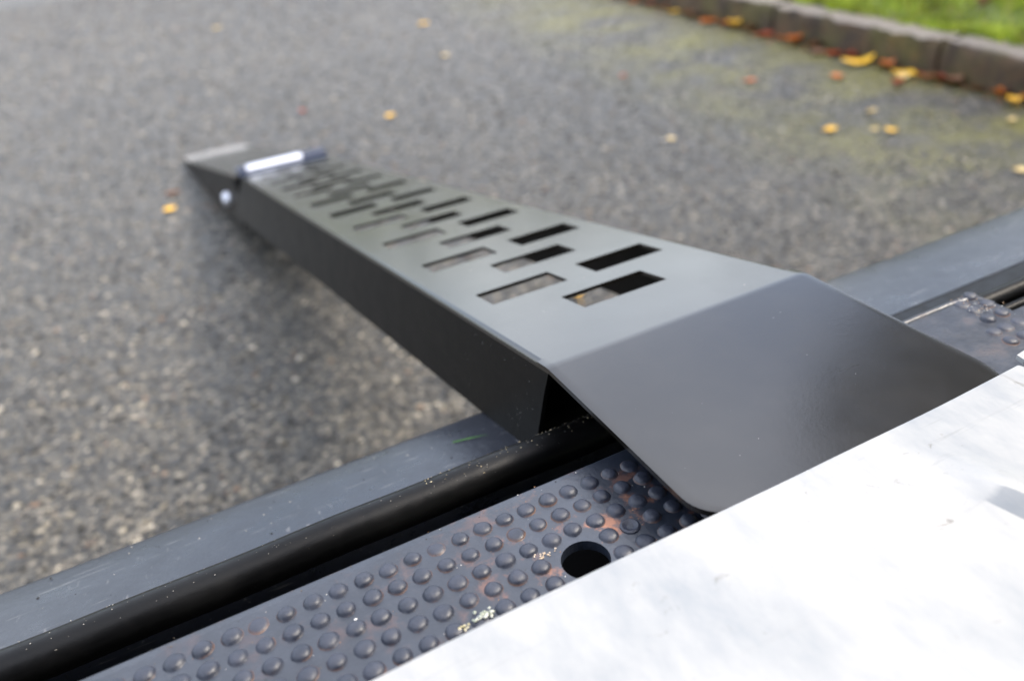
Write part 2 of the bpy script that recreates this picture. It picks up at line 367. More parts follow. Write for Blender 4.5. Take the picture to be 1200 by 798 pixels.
def tree(x, y, h, r, label):
    root = tag(empty('broadleaf_tree', (x, y, .1)), label, 'tree', 'trees on the grass verge')
    V, F = [], []
    def limb(p, q, r0, r1):
        v, f = tube(p, q, 1, 8, 2); k = len(V); p, q = Vector(p), Vector(q)
        V.extend([tuple(p + (Vector(u) - p) * r0) if i < 8 else tuple(q + (Vector(u) - q) * r1) for i, u in enumerate(v)]); F.extend([tuple(i + k for i in g) for g in f])
    limb((0, 0, -.2), (.1, 0, h * .4), .22, .14)
    cs, rs = [], []
    for k in range(11):
        a = k * 2.4; e = Vector((math.cos(a) * r * random.uniform(.35, .75), math.sin(a) * r * random.uniform(.35, .75), h * random.uniform(.35, .9)))
        limb((.1, 0, h * random.uniform(.22, .4)), e, .08, .03); cs.append(e); rs.append(np.array([1, 1, .75]) * r * random.uniform(.35, .55))
    o = obj('trunk', V, F, barkm, None); o.parent = root
    P, Fq, col = leaf_cloud(np.array(cs), np.array(rs), 9000, .11, (.03, .055, .012), (.085, .10, .022))
    big('crown', P, Fq, crown, root, col=col)
tree(9.2, 5.0, 8.5, 2.6, 'tall broadleaf tree on the grass verge, the farther one, seen only in reflections')
tree(8.0, 1.6, 9, 2.9, 'tall broadleaf tree on the grass verge, the middle one, seen only in reflections')
tree(8.2, -1.8, 8.5, 3.0, 'tall broadleaf tree on the grass verge, the nearest one, seen only in reflections')
def hedge():
    xs = np.arange(-40, 45, 1.1); cs = np.stack([xs, 16.5 + .10 * xs + rng.uniform(-.3, .3, len(xs)), rng.uniform(.75, 1.15, len(xs))], -1)
    n0 = len(cs); ys = np.arange(-8, 17, 1.0)
    cs = np.concatenate([cs, np.stack([12.5 + rng.uniform(-.4, .4, len(ys)), ys, np.full(len(ys), 1.0)], -1), np.stack([12.8 + rng.uniform(-.4, .4, len(ys)), ys, np.full(len(ys), 2.4)], -1)])
    xs = cs
    P, F, col = leaf_cloud(cs, np.tile([[.9, .7, .7]], (len(xs), 1)) * rng.uniform(.9, 1.3, (len(xs), 1)), 44000, .09, (.055, .055, .010), (.12, .105, .022))
    big('hedge', P, F, crown, kind='stuff', col=col)
hedge()

# ================================================================ FALLEN LEAVES
def leaf_mesh(curl, fold, slim, seed):
    r_ = random.Random(seed); V, F = [], []
    n = 7
    for i in range(n):
        t = i / (n - 1); wdt = slim * math.sin(math.pi * (t ** .8)) * .5 + .012
        for s in (-1, -.5, 0, .5, 1):
            V.append((t - .5, s * wdt * (1 + r_.uniform(-.06, .06)), .04 + curl * (2 * t - 1) ** 2 * .35 + fold * abs(s) * wdt + .03 * math.sin(5 * t + s * 2 + seed)))
    for i in range(n - 1):
        for j in range(4): F.append((i * 5 + j, i * 5 + j + 1, (i + 1) * 5 + j + 1, (i + 1) * 5 + j))
    z = min(v[2] for v in V); k = len(V)
    V += [(-.72, -.012, .06), (-.72, .012, .06)]; F.append((k, k + 1, 3, 1))
    return [(x, y, q - z + .02) for x, y, q in V], F
LM = {}
def leaf(x, y, size, colr, rot, shape, label, z=0.004, tilt=0):
    key = (colr, shape)
    if key not in LM:
        V, F = leaf_mesh(*[(.5, .5, .62, 1), (.9, .9, .7, 2), (.25, .2, .8, 3), (.28, -.3, .5, 4)][shape])
        me = bpy.data.meshes.new('fallen_leaf'); me.from_pydata(V, [], F); me.materials.append(leafm[colr].m)
        me.polygons.foreach_set('use_smooth', [True] * len(me.polygons)); LM[key] = me
    o = bpy.data.objects.new('fallen_leaf', LM[key]); C.objects.link(o)
    size *= 1.2 if x > 2.25 else .92; o.location = (x, y, z); o.rotation_euler = (R(tilt), 0, R(rot)); o.scale = (size,) * 3
    tag(o, label, 'leaf', 'fallen autumn leaves'); return o
LEAVES = [
 (2.655, 3.98, .06, 'orange', 20, 0, 'small orange leaf by the kerb, farthest left along the kerb foot'),
 (2.66, 3.83, .05, 'red', 80, 1, 'dark red leaf against the kerb near the top picture edge'),
 (2.62, 3.574, .06, 'yellow', 130, 2, 'round yellow leaf at the far kerb foot beside a dark red leaf'),
 (2.60, 3.40, .07, 'brown', 60, 1, 'brown curled leaf lying against the far kerb between a yellow and an orange leaf'),
 (2.58, 3.226, .08, 'orange', 10, 2, 'broad tan orange leaf at the far kerb foot left of the big yellow leaf'),
 (2.575, 3.045, .075, 'yellow', 85, 1, 'big pale yellow leaf standing up against the far kerb face'),
 (2.54, 2.809, .075, 'red', 150, 2, 'orange red leaf flat against the dark kerb face, next right from the big yellow leaf'),
 (2.51, 2.586, .075, 'orange', 15, 1, 'bright orange curled leaf at the kerb foot before a small brown leaf'),
 (2.46, 2.412, .06, 'brown', 100, 0, 'small brown leaf lying in front of the bright orange curled leaf'),
 (2.49, 2.348, .065, 'red', 30, 2, 'red leaf at the kerb foot beside the long yellow leaf'),
 (2.44, 2.189, .105, 'yellow', 160, 3, 'long narrow yellow leaf lying along the kerb foot'),
 (2.455, 2.073, .06, 'orange', 70, 1, 'orange leaf between the long yellow leaf and the yellow pair at the kerb'),
 (2.43, 1.976, .07, 'yellow', 100, 2, 'golden leaf standing over the kerb joint, upper one of a yellow pair'),
 (2.385, 1.94, .06, 'pale', 40, 0, 'pale yellow leaf, lower one of the yellow pair by the kerb joint'),
 (2.309, 1.89, .045, 'red', 10, 1, 'small red leaf on the asphalt just below the pale yellow leaf'),
 (2.267, 2.115, .05, 'orange', 55, 2, 'dull orange leaf on mossy asphalt below the long yellow leaf'),
 (2.028, 2.298, .05, 'orange', 140, 2, 'single orange leaf on the mossy asphalt away from the kerb'),
 (1.748, 2.702, .045, 'red', 30, 0, 'faded reddish leaf alone on the bare asphalt in the upper middle'),
 (1.445, 1.97, .036, 'pale', 70, 2, 'small cream leaf on grey asphalt above the black ramp slots'),
 (1.822, 1.706, .052, 'yellow', 165, 0, 'soft yellow leaf on the asphalt, left of two by the bumper end'),
 (1.923, 1.63, .032, 'pale', 20, 2, 'tiny cream leaf touching the left of the bright yellow round leaf'),
 (1.947, 1.596, .043, 'yellow', 80, 2, 'bright yellow round leaf alone on dark asphalt between kerb and bumper'),
 (2.029, 1.745, .035, 'pale', 120, 1, 'small tan leaf on the asphalt above the bright yellow round leaf'),
 (2.37, 1.525, .05, 'yellow', 60, 1, 'lemon yellow leaf at the kerb foot at the right picture edge'),
 (2.415, 1.50, .06, 'orange', 110, 1, 'golden orange leaf at the kerb foot beyond the lemon yellow leaf at the right edge'),
 (2.238, 1.43, .04, 'pale', 15, 0, 'pale leaf on the asphalt under the lemon yellow leaf at the right edge'),
 (2.43, 1.781, .06, 'brown', 80, 1, 'rusty brown leaf stuck to the kerb foot under a rust stain'),
 (2.45, 1.874, .075, 'brown', 20, 2, 'dark red brown leaf litter clump filling the kerb joint'),
 (1.919, 1.172, .05, 'pale', 130, 0, 'tan leaf on the asphalt just above the black bumper at the right edge'),
 (.005, 2.465, .045, 'yellow', 30, 2, 'golden leaf on the asphalt left of the ramp toe'),
 (.03, 2.60, .05, 'brown', 0, 0, 'brownish leaf lying right beside the ramp toe'),
 (.848, 2.898, .05, 'yellow', 60, 2, 'small yellow leaf on the asphalt above the middle of the ramp'),
 (1.391, 3.673, .05, 'pale', 100, 2, 'pale leaf on the far asphalt, alone above the yellow one'),
 (.64, 5.707, .07, 'pale', 40, 2, 'faint tan leaf far away near the top left picture edge'),
 (.594, 3.232, .045, 'red', 90, 0, 'faint pinkish leaf on asphalt behind the ramp hinge'),
 (1.615, 4.535, .07, 'yellow', 20, 2, 'faint yellow leaf on the far asphalt at the top middle'),
 (.7039, 1.2852, .06, 'yellow', 75, 1, 'yellow orange leaf on the ground seen through the nearest ramp slot'),
]
LEAVES += [
 (2.69, 3.70, .05, 'orange', 40, 1, 'orange curled leaf at the far kerb foot left of the round yellow leaf'),
 (2.665, 3.49, .06, 'red', 10, 2, 'dark red leaf at the far kerb foot right of the round yellow leaf'),
 (2.64, 3.31, .055, 'brown', 75, 1, 'deep brown leaf tucked behind the broad tan orange leaf at the far kerb'),
 (2.60, 3.13, .055, 'orange', 125, 0, 'small orange leaf between the broad tan orange leaf and the big yellow leaf'),
 (2.575, 2.92, .06, 'brown', 15, 1, 'brown leaf at the kerb foot just right of the big pale yellow leaf'),
 (2.555, 2.70, .055, 'orange', 95, 2, 'dull orange leaf at the kerb foot right of the orange red leaf'),
 (2.52, 2.48, .06, 'brown', 45, 1, 'curled brown leaf at the kerb foot right of the bright orange curled leaf'),
 (2.50, 2.27, .05, 'red', 140, 1, 'deep red leaf tucked between the red leaf and the long yellow leaf'),
 (2.47, 1.93, .05, 'red', 60, 2, 'dark red leaf under the golden leaf at the kerb joint'),
 (2.455, 1.83, .05, 'red', 100, 1, 'small dark red leaf at the kerb foot right of the kerb joint'),
 (2.44, 1.70, .045, 'brown', 20, 0, 'small brown leaf at the kerb foot between the rust stain and the right edge'),
 (2.425, 1.60, .05, 'orange', 150, 1, 'orange leaf at the kerb foot just left of the golden pair at the right edge'),
 (2.86, 2.03, .07, 'brown', 25, 1, 'brown leaf lying on the grass above the kerb, nearer one'),
 (2.98, 2.38, .06, 'orange', 95, 2, 'orange leaf lying on the grass above the kerb, farther one'),
]
for a in LEAVES: leaf(*a[:6], a[6], z=.15 if a[0] > 2.8 else .004)
o = leaf(.60, 1.62, .035, 'red', 30, 1, 'reddish leaf on the ground seen through a farther left ramp slot')

def litter():
    N = 900; y = rng.uniform(1.0, 4.6, N); d = rng.exponential(.028, N); x = 2.255 + .115 * y - .006 - d
    a = rng.uniform(0, 6.28, N); r = rng.uniform(.004, .014, N); tz = rng.uniform(-.5, .5, N)
    c, s_ = np.cos(a) * r, np.sin(a) * r; z = rng.uniform(.003, .012, N)
    P = np.stack([np.stack([x - c, y - s_, z + tz * r], -1), np.stack([x + s_ * .5, y - c * .5, z], -1), np.stack([x + c, y + s_, z - tz * r * .5 + .003], -1), np.stack([x - s_ * .5, y + c * .5, z + .002], -1)], 1)
    pal = np.array([(.10, .045, .02), (.05, .025, .015), (.26, .09, .02), (.16, .06, .02), (.03, .03, .012)])
    big('leaf_litter', P.reshape(-1, 3), np.arange(N * 4).reshape(-1, 4), crown, kind='stuff', col=np.repeat(pal[rng.choice(5, N)], 4, 0))
litter()

# ================================================================ VEHICLE REAR END
Z = lambda z: z + H
truck = tag(empty('vehicle_rear', (.2, .3, 0)), 'rear end of a vehicle with black bumper beam, studded rusty step and white deck edge', 'vehicle')
# bumper beam: sloped top, rounded outer edge
prof = [(.369, Z(-.352)), (.372, Z(-.3475))]
prof += [(.372 + (.470 - .372) * t, Z(-.3475 - .0235 * t) + .0008 * math.sin(t * 3.14)) for t in (.25, .5, .75, 1)]
cx, cz, rr = .4655, Z(-.371) - .0165, .017
prof += [(cx + rr * math.cos(R(a)), cz + rr * math.sin(R(a))) for a in (62, 48, 34, 20, 6, -10)]
prof += [(.483, Z(-.50)), (.45, Z(-.52)), (.369, Z(-.52))]
xs = [-1.2 + .06 * i for i in range(56)]
V, F = extrude_profile(prof, xs); obj('bumper_beam', V, F, bump_m, truck, smooth=True)
# rubber pipe lying in the gap
V, F = [], []
seg = 20; n = 120
for i in range(n):
    x = -1.2 + 1.56 * i / (n - 1); wob = (.0002 * math.sin(x * 23)) + .0002 * math.sin(x * 61)
    for k in range(seg):
        t = 2 * math.pi * k / seg; V.append((x, .3537 + wob + .0115 * math.cos(t), Z(-.3254) + wob + .0115 * math.sin(t)))
for i in range(n - 1):
    for k in range(seg): F.append((i * seg + k, i * seg + (k + 1) % seg, (i + 1) * seg + (k + 1) % seg, (i + 1) * seg + k))
obj('rubber_pipe', V, F, rubber, truck, smooth=True)
# beyond the lip the beam is filled in up to the step
prof = [(.3735, Z(-.3484)), (.350, Z(-.3455)), (.330, Z(-.3435)), (.322, Z(-.3445)), (.317, Z(-.349)), (.316, Z(-.371)), (.3735, Z(-.371))]
V, F = extrude_profile(prof, [.365 + .05 * i for i in range(36)]); obj('beam_infill', V, F, rubber, truck, smooth=True)
# near-black box added so the pipe gap and drilled hole look dark
V, F = extrude_profile([(-.1, Z(-.372)), (.362, Z(-.372)), (.362, Z(-.52)), (-.1, Z(-.52))], [-1.2, 2.1]); obj('gap_shade_box', V, F, dark, truck)
V, F = tube((.474, .3015, Z(-.3045)), (2.1, .3015, Z(-.3045)), .0068, 14); obj('support_rod', V, F, rubber, truck, smooth=True)
V, F = tube((.470, .2885, Z(-.3055)), (2.1, .2885, Z(-.3055)), .0036, 12); obj('support_rod', V, F, rubber, truck, smooth=True)

# step plate: grid sheet with a drilled hole and a notch at the right
ZT = Z(-.295)
HC, HR = Vector((.1268, .2392)), .0122
def step_plate():
    bm = bmesh.new()
    ys = [.303, .3015, .298] + [.298 - .0063 * i for i in range(1, 18)]
    hx0, hx1, hy0, hy1 = HC.x - .018, HC.x + .018, HC.y - .018, HC.y + .018
    xs = sorted(set([round(-1.2 + .1 * i, 4) for i in range(12)] + [round(-.1 + .0125 * i, 4) for i in range(17)] + [hx0, hx1, .12 + 0, .14, .16, .2, .3, .4, .44, .46, .479, .483, .5, .55, .6, .8, 1.2, 2.1]))
    ys = sorted(set([y for y in ys if not hy0 < y < hy1] + [hy0, hy1, .2755, .282]), reverse=True)
    xs = [x for x in xs if not hx0 < x < hx1]
    vs_ = {}
    def v(i, j):
        if (i, j) not in vs_:
            x, y = xs[i], ys[j]; y += (0 if y < .297 else -.0044 + .0087 * min(1, max(0, (x - .32) / .08))); z = ZT - (.0014 if j == 0 else .0004 if j == 1 else 0)
            vs_[i, j] = bm.verts.new((x, y, z))
        return vs_[i, j]
    for i in range(len(xs) - 1):
        for j in range(len(ys) - 1):
            xm, ym = (xs[i] + xs[i + 1]) / 2, (ys[j] + ys[j + 1]) / 2
            if hx0 < xm < hx1 and hy0 < ym < hy1: continue
            if xm > .4795 and ym > .2755: continue
            if xm < .4795 and xm > .479 - .0001 and ym > .2755: continue
            bm.faces.new((v(i, j), v(i + 1, j), v(i + 1, j + 1), v(i, j + 1)))
    # hole ring: square border -> circle
    bi = [i for i, x in enumerate(xs) if hx0 - 1e-6 <= x <= hx1 + 1e-6]; bj = [j for j, y in enumerate(ys) if hy0 - 1e-6 <= y <= hy1 + 1e-6]
    corners = [v(bi[0], bj[0]), v(bi[-1], bj[0]), v(bi[-1], bj[-1]), v(bi[0], bj[-1])]
    seg = 32; ring = [bm.verts.new((HC.x + HR * math.cos(2 * math.pi * k / seg + R(135)), HC.y + HR * math.sin(2 * math.pi * k / seg + R(135)), ZT)) for k in range(seg)]
    rin = [bm.verts.new((p.co.x, p.co.y, ZT - .006)) for p in ring]
    # corners run anticlockwise when listed 0,3,2,1 from upper left (135 deg)
    cs = [corners[0], corners[3], corners[2], corners[1]]; q = seg // 4
    for c in range(4):
        for k in range(q):
            a, b = ring[(c * q + k) % seg], ring[(c * q + k + 1) % seg]
            if k < q // 2: bm.faces.new((cs[c], a, b))
            else: bm.faces.new((cs[(c + 1) % 4], a, b))
        bm.faces.new((cs[c], ring[(c * q + q // 2) % seg], cs[(c + 1) % 4]))
    for k in range(seg): bm.faces.new((ring[k], rin[k], rin[(k + 1) % seg], ring[(k + 1) % seg]))
    # skirts: border edges drop 6 mm (plate thickness)
    bd = [e for e in bm.edges if e.is_boundary and e.verts[0].co.z > ZT - .003]
    r = bmesh.ops.extrude_edge_only(bm, edges=bd)
    for g in r['geom']:
        if isinstance(g, bmesh.types.BMVert): g.co.z -= .007
    bmesh.ops.recalc_face_normals(bm, faces=bm.faces)
    off = wl(truck)
    for vv in bm.verts: vv.co -= off
    me = bpy.data.meshes.new('step_plate'); bm.to_mesh(me); bm.free(); me.materials.append(tread.m)
    o = bpy.data.objects.new('step_plate', me); C.objects.link(o); o.parent = truck; LOC[o.name] = off.copy(); return o
step = step_plate()
# material space must be world-like for the rust patch: shift handled through object coordinates
rim_pts = [(.375, .3035), (.42, .3045), (.455, .3043), (.470, .3025), (.4765, .297), (.478, .288)]
V, F = [], []
for i, (x, y) in enumerate(rim_pts):
    a = Vector(rim_pts[min(i + 1, 5)]) - Vector(rim_pts[max(i - 1, 0)]); nx = Vector((-a.y, a.x)).normalized()
    for k in range(12):
        t = 2 * math.pi * k / 12; V.append((x + nx.x * .0026 * math.cos(t), y + nx.y * .0026 * math.cos(t), ZT - .0014 + .0026 * math.sin(t)))
for i in range(5):
    for k in range(12): F.append((i * 12 + k, i * 12 + (k + 1) % 12, (i + 1) * 12 + (k + 1) % 12, (i + 1) * 12 + k))
F += [tuple(range(12)), tuple(60 + k for k in range(12))]
obj('rolled_rim', V, F, tread, step, smooth=True)
def stud_mesh():
    V, F = [], []; seg = 14
    pr = [(.0056, -.0004), (.0049, .0001), (.0045, .0006), (.0041, .0011), (.0033, .0016), (.0020, .0019)]
    for r_, z in pr: V += [(r_ * math.cos(2 * math.pi * k / seg), r_ * math.sin(2 * math.pi * k / seg), z) for k in range(seg)]
    for i in range(len(pr) - 1):
        for k in range(seg): F.append((i * seg + k, i * seg + (k + 1) % seg, (i + 1) * seg + (k + 1) % seg, (i + 1) * seg + k))
    V.append((0, 0, .00195)); c = len(V) - 1; b = (len(pr) - 1) * seg
    for k in range(seg): F.append((b + k, b + (k + 1) % seg, c))
    return V, F
studm = Mat('worn_stud'); ow = studm.n('ShaderNodeNewGeometry').outputs['Position']
s1 = studm.noise(70, 5, .7, ow); s2 = studm.noise(300, 4, .6, ow)
scl = studm.mix(studm.ramp(s1, [(.35, 0.0), (.65, 1.0)]), (.010, .014, .026), (.027, .032, .050))
scl = studm.mix(studm.ramp(s2, [(.62, 0.0), (.80, .35)]), scl, (.07, .055, .05))
sz = studm.math('MULTIPLY', studm.sep()[2], 400.0)
scl = studm.mix(studm.math('MULTIPLY', studm.ramp(sz, [(.04, 1.0), (.34, 0.0)]), studm.ramp(studm.noise(38, 5, .7, ow), [(.47, 0.0), (.64, .75)])), scl, (.15, .075, .04))
studm.set(color=scl, rough=studm.ramp(s1, [(.3, .40), (.7, .62)]), spec=.55, ior=1.5).bump(s2, .0005, .7)
SV, SF = stud_mesh(); stud_data = []
for q in range(4):
    r_ = random.Random(q); me = bpy.data.meshes.new('stud')
    me.from_pydata([(x * (1 + .12 * noise.noise(Vector((x * 300 + q * 9, y * 300, z * 300)))), y * (1 + .12 * noise.noise(Vector((y * 300, x * 300 + q * 5, z * 300)))), z * (1 if q < 3 else .55)) for x, y, z in SV], [], SF)
    me.materials.append(studm.m); me.polygons.foreach_set('use_smooth', [True] * len(me.polygons)); stud_data.append(me)
def stud(x, y, q=None):
    o = bpy.data.objects.new('stud', stud_data[random.choice((0, 0, 1, 1, 2, 2, 3)) if q is None else q]); C.objects.link(o); o.parent = step
    o.location = Vector((x + random.uniform(-.0003, .0003), y + random.uniform(-.0003, .0003), ZT)) - wl(truck); o.rotation_euler = (0, 0, random.uniform(0, 6.28)); s = random.uniform(.94, 1.06); o.scale = (s, s, random.uniform(1.05, 1.4))
for r_ in range(6):
    for i in range(-7, 24):
        x, y = .1688 - .01275 * i + .0004 * r_, .2845 - .01275 * r_
        if x > .245: continue
        if (Vector((x, y)) - HC).length < HR + .005: continue
        if r_ == 3 and i == 1: continue                                   # a stud has broken away here
        stud(x, y)
V, F = lathe((.1568, .2462, ZT - .0005), (0, 0, 1), [(0, .0055), (.0012, .0052), (.0018, .0042), (.0012, .0030), (.0004, .0015)], 12)
obj('stud', V, F, studm, step, smooth=True)['label'] = 'broken stud with a hollow top'
for r_ in range(6):
    for i in range(0, 26):
        x, y = .4605 + .01275 * i, .3030 - .0128 * r_
        if r_ == 0 and i > 1 or (x > .474 and y > .27): continue
        if r_ == 0 and i == 0: y -= .004
        stud(x - (.003 if r_ > 1 else 0), y)
stud(.4475, .2655, 3); stud(.446, .2525, 2)

# white deck panels, slightly dented sheet
def deck(name, x0, x1, yf, nx, ny, dents):
    def zz(x, y):
        z = Z(-.2626) + .0006 * math.sin(x * 21 + y * 9) + .0007 * noise.noise(Vector((x * 14, y * 14, 2)))
        if dents:
            u, v = (x - .286) + .12 * (y - .15), y - .15                    # a raised crease running toward the camera
            z += .0075 * math.exp(-((v + .008) / .026) ** 2) * (math.exp(-(u / .014) ** 2) if u > 0 else math.exp(-(u / .0026) ** 2))
            z -= .0028 * math.exp(-((x - .33) / .05) ** 2 - ((y - .10) / .06) ** 2)
        return z
    rows = []
    for j in range(ny):
        t = (j / (ny - 1)) ** 1.6; row = []
        for i in range(nx):
            x = x0 + (x1(0) if False else 0)
            s = i / (nx - 1); y = yf(0) - t * .7; xr = x1(y); x = x0 + (xr - x0) * (1 - (1 - s) ** 1.8)
            y = yf(x) - t * .7
            z = zz(x, y) - (.0016 if j == 0 else .0003 if j == 1 else 0)
            row.append((x, y, z))
        rows.append(row)
    V, F = slab(rows, lambda p: (p[0], p[1], p[2] - .0014))
    return obj(name, V, F, deckm, truck, smooth=True)
deck('deck_panel', -1.2, lambda y: .3792 - .25 * (y - .206), lambda x: .2042 + .012 * (x - .02) + .0016 * math.sin(max(0, x) * 17), 130, 110, True)
V, F = slab([[(.3865, .2140, Z(-.262)), (.45, .2215, Z(-.262)), (1.2, .23, Z(-.262))], [(.3855, .2090, Z(-.262)), (.45, .2, Z(-.262)), (1.2, .2, Z(-.262))], [(.40, .19, Z(-.262)), (.47, .10, Z(-.262)), (1.2, .1, Z(-.262))]], lambda p: (p[0], p[1], p[2] - .003))
obj('deck_panel', V, F, deckm, truck)
V, F = extrude_profile([(.190, Z(-.268)), (.190, Z(-.3)), (-.1, Z(-.3)), (-.1, Z(-.268))], [-1.2, .33]); obj('deck_bearer', V, F, dark, truck)
V, F = extrude_profile([(-.95, .45), (-.95, 2.7), (-1.1, 2.75), (-1.1, .45)], [-1.2, 2.1]); obj('sky_blocker', V, F, bump_m, truck)  # unseen wall added behind the camera to block sky light from the rear

# ================================================================ LOADING RAMP
AL = R(11.78); P0 = Vector((.1711, .3546, Z(-.265))); Rd = Vector((0, math.cos(AL), -math.sin(AL))); Nn = Vector((0, math.sin(AL), math.cos(AL)))
W = .2
def rpt(u, v, w_): return tuple(P0 + Vector((u, 0, 0)) + Rd * v + Nn * w_)
ramp = tag(empty('loading_ramp', tuple(P0)), 'black steel loading ramp with rectangular slots hooked on the vehicle step', 'ramp')
# slotted top plate
slots = []
for k in range(11):
    slots += [(.0255, .0910, .1395 + .1372 * k, .1755 + .1372 * k), (.1155, .1795, .1368 + .1382 * k, .1722 + .1382 * k)]
    slots += [(.0678, .1375, .0722 + .1362 * k, .1078 + .1362 * k)]
slots = [s for s in slots if s[3] < 1.53]
VL = 1.545
us = sorted({.004, .196} | {s[0] for s in slots} | {s[1] for s in slots}); vsn = sorted({0.0, VL} | {s[2] for s in slots} | {s[3] for s in slots})
bm = bmesh.new(); gv = {}
def gvert(i, j):
    if (i, j) not in gv: gv[i, j] = bm.verts.new(Vector(rpt(us[i], vsn[j], 0)) - P0)
    return gv[i, j]
for i in range(len(us) - 1):
    for j in range(len(vsn) - 1):
        um, vm = (us[i] + us[i + 1]) / 2, (vsn[j] + vsn[j + 1]) / 2
        if any(s[0] < um < s[1] and s[2] < vm < s[3] for s in slots): continue
        bm.faces.new((gvert(i, j), gvert(i + 1, j), gvert(i + 1, j + 1), gvert(i, j + 1)))
bmesh.ops.recalc_face_normals(bm, faces=bm.faces)
ext = bmesh.ops.extrude_face_region(bm, geom=list(bm.faces))
for g in ext['geom']:
    if isinstance(g, bmesh.types.BMVert): g.co -= Nn * .003
bmesh.ops.recalc_face_normals(bm, faces=bm.faces)
me = bpy.data.meshes.new('top_plate'); bm.to_mesh(me); bm.free(); me.materials.append(black_coat.m)
tp = bpy.data.objects.new('top_plate', me); C.objects.link(tp); tp.parent = ramp
# folded side flanges
VS = [(0, .004), (.012, .022), (.046, .079), (.154, .079), (.339, .079), (.651, .079), (1.1, .080), (VL, .082)]
def flange(sgn):
    rows = []
    for v, d in VS:
        d = d if sgn < 0 else min(d, .070)
        row = []
        for a in (90, 70, 50, 30, 10, 0):
            row.append((.004 - .004 * math.cos(R(a)), v, -.004 + .004 * math.sin(R(a))))
        row.append((-.024 * v if sgn < 0 else 0, v, -max(d, .0042)))
        rows.append(row)
    def pos(p): return rpt(p[0] if sgn < 0 else W - p[0], p[1], p[2])
    top = [[pos(p) for p in r] for r in rows]
    inner = {}
    for r, rw in zip(top, rows):
        for j, (P, p) in enumerate(zip(r, rw)):
            if j < 6:
                a = (90, 70, 50, 30, 10, 0)[j]; q = (.004 - .001 * math.cos(R(a)), p[1], -.004 + .001 * math.sin(R(a)))
            else: q = (p[0] + .003, p[1], p[2])
            inner[P] = pos(q)
    V, F = slab(top, lambda p: inner[p]); o = obj('side_flange', V, F, shade_coat, ramp, smooth=True)
    o.data.materials.append(black_coat.m)
    for pl in o.data.polygons:
        if pl.center.dot(Nn) > -.0046: pl.material_index = 1
    return o
flange(-1); flange(1)
# lip bent level, resting toward the deck
def lip():
    rows = []; Ll = .1515; rc = .021
    rb = .035; tb = rb * math.tan(AL / 2); e = .0005     # bend radius, tangent length
    prof = [tuple(Rd * v + Nn * (e - .0006 if v > .01345 else e))[1:] for v in (.0135, .0134, .0130, tb + .0006, tb)]
    for k in range(1, 6):
        a = AL * (1 - k / 5); prof.append((-tb + rb * math.sin(a), e - rb * (1 - math.cos(a))))
    ys = [-.03, -.06, -.09, -.12, -(Ll - rc)] + [-(Ll - rc) - rc * math.sin(R(a)) for a in (10, 20, 30, 40, 50, 60, 70, 80, 90)]
    prof += [(y, e) for y in ys]
    for y, z in prof:
        ins = 0
        if y < -(Ll - rc): ins = rc - math.sqrt(max(0, rc * rc - (-(Ll - rc) - y) ** 2))
        row = []
        for t in (0, .02, .03, .25, .5, .75, .97, .98, 1):
            row.append((P0.x + ins + (W - 1.55 * ins) * t, P0.y + y, P0.z + z - (.0006 if t in (0, 1) else 0)))
        rows.append(row)
    V, F = slab(rows, lambda p: (p[0], p[1], p[2] - .0032)); return obj('lip', V, F, black_coat, ramp, smooth=True)
lip()
# ribs under the plate; nearest one added to black out the open end
for v in (.052, .98, 1.5):
    V, F = slab([[rpt(.0035, v, -.0035), rpt(W - .0035, v, -.0035)], [rpt(.0035, v, -.0785 if v < .1 else -.066), rpt(W - .0035, v, -.0785 if v < .1 else -.066)]], lambda p: tuple(Vector(p) + Rd * .004)); obj('added_rib', V, F, shade_coat, ramp)
# hinge barrel, knuckles
hc = Vector(rpt(0, VL + .022, .004))
for u0, u1, mt, r_, nm in ((-.004, .018, hinge_m, .0145, 'hinge_knuckle'), (.019, .148, zinc, .0150, 'hinge_barrel'), (.149, .204, hinge_m, .0145, 'hinge_knuckle')):
    V, F = tube(hc + Vector((u0, 0, 0)), hc + Vector((u1, 0, 0)), r_, 20); obj(nm, V, F, mt, ramp, smooth=True)
V, F = slab([[rpt(.0, VL - .035, .0032), rpt(W, VL - .035, .0032)], [rpt(.0, VL + .02, .0036), rpt(W, VL + .02, .0036)]], lambda p: tuple(Vector(p) - Nn * .0029)); obj('hinge_leaf', V, F, hinge_m, ramp)
# toe section: wedge leaning to the ground, swung a little to the left
def T(u, t, top):                         # u across, t along (0 hinge .. 1 ground end)
    a = Vector((.1711, 1.895, Z(-.592))) if top else Vector((.1711, 1.900, Z(-.727)))
    b = Vector((.103, 2.845, Z(-.789))) if top else Vector((.103, 2.845, 0.0015))
    p = a.lerp(b, t) + Vector((u, -.012 * u / .2 * 0, 0)); return p
V, F = slab([[tuple(T(u, t, True)) for u in (0, .003, W - .003, W)] for t in (0, .25, .5, .75, .93)], lambda p: (p[0], p[1], p[2] - .004)); obj('toe_plate', V, F, black_coat, ramp)
for s in (0, 1):
    tops = [T(s * (W - .0032) + .0001, t, True) - Vector((0, 0, .0042)) for t in (0, .25, .5, .75, .93)]
    bots = [T(s * (W - .0032) + .0001, t, False) - Vector(((.026 * (1 - t)) if s == 0 else 0, 0, 0)) for t in (0, .25, .5, .75, .93)]
    V, F = slab([[tuple(a) for a in tops], [tuple(b) for b in bots]], lambda p: (p[0] + .0030, p[1], p[2])); obj('toe_flange', V, F, shade_coat, ramp)
V, F = slab([[tuple(T(u, .935, True)) for u in (0, W)], [tuple(T(u, 1.0, True) + Vector((0, 0, .012))) for u in (0, W)], [tuple(T(u, 1.045, True) + Vector((0, 0, -.004))) for u in (0, W)]], lambda p: (p[0], p[1], p[2] - .005))
obj('toe_strip', V, F, worn_steel, ramp)
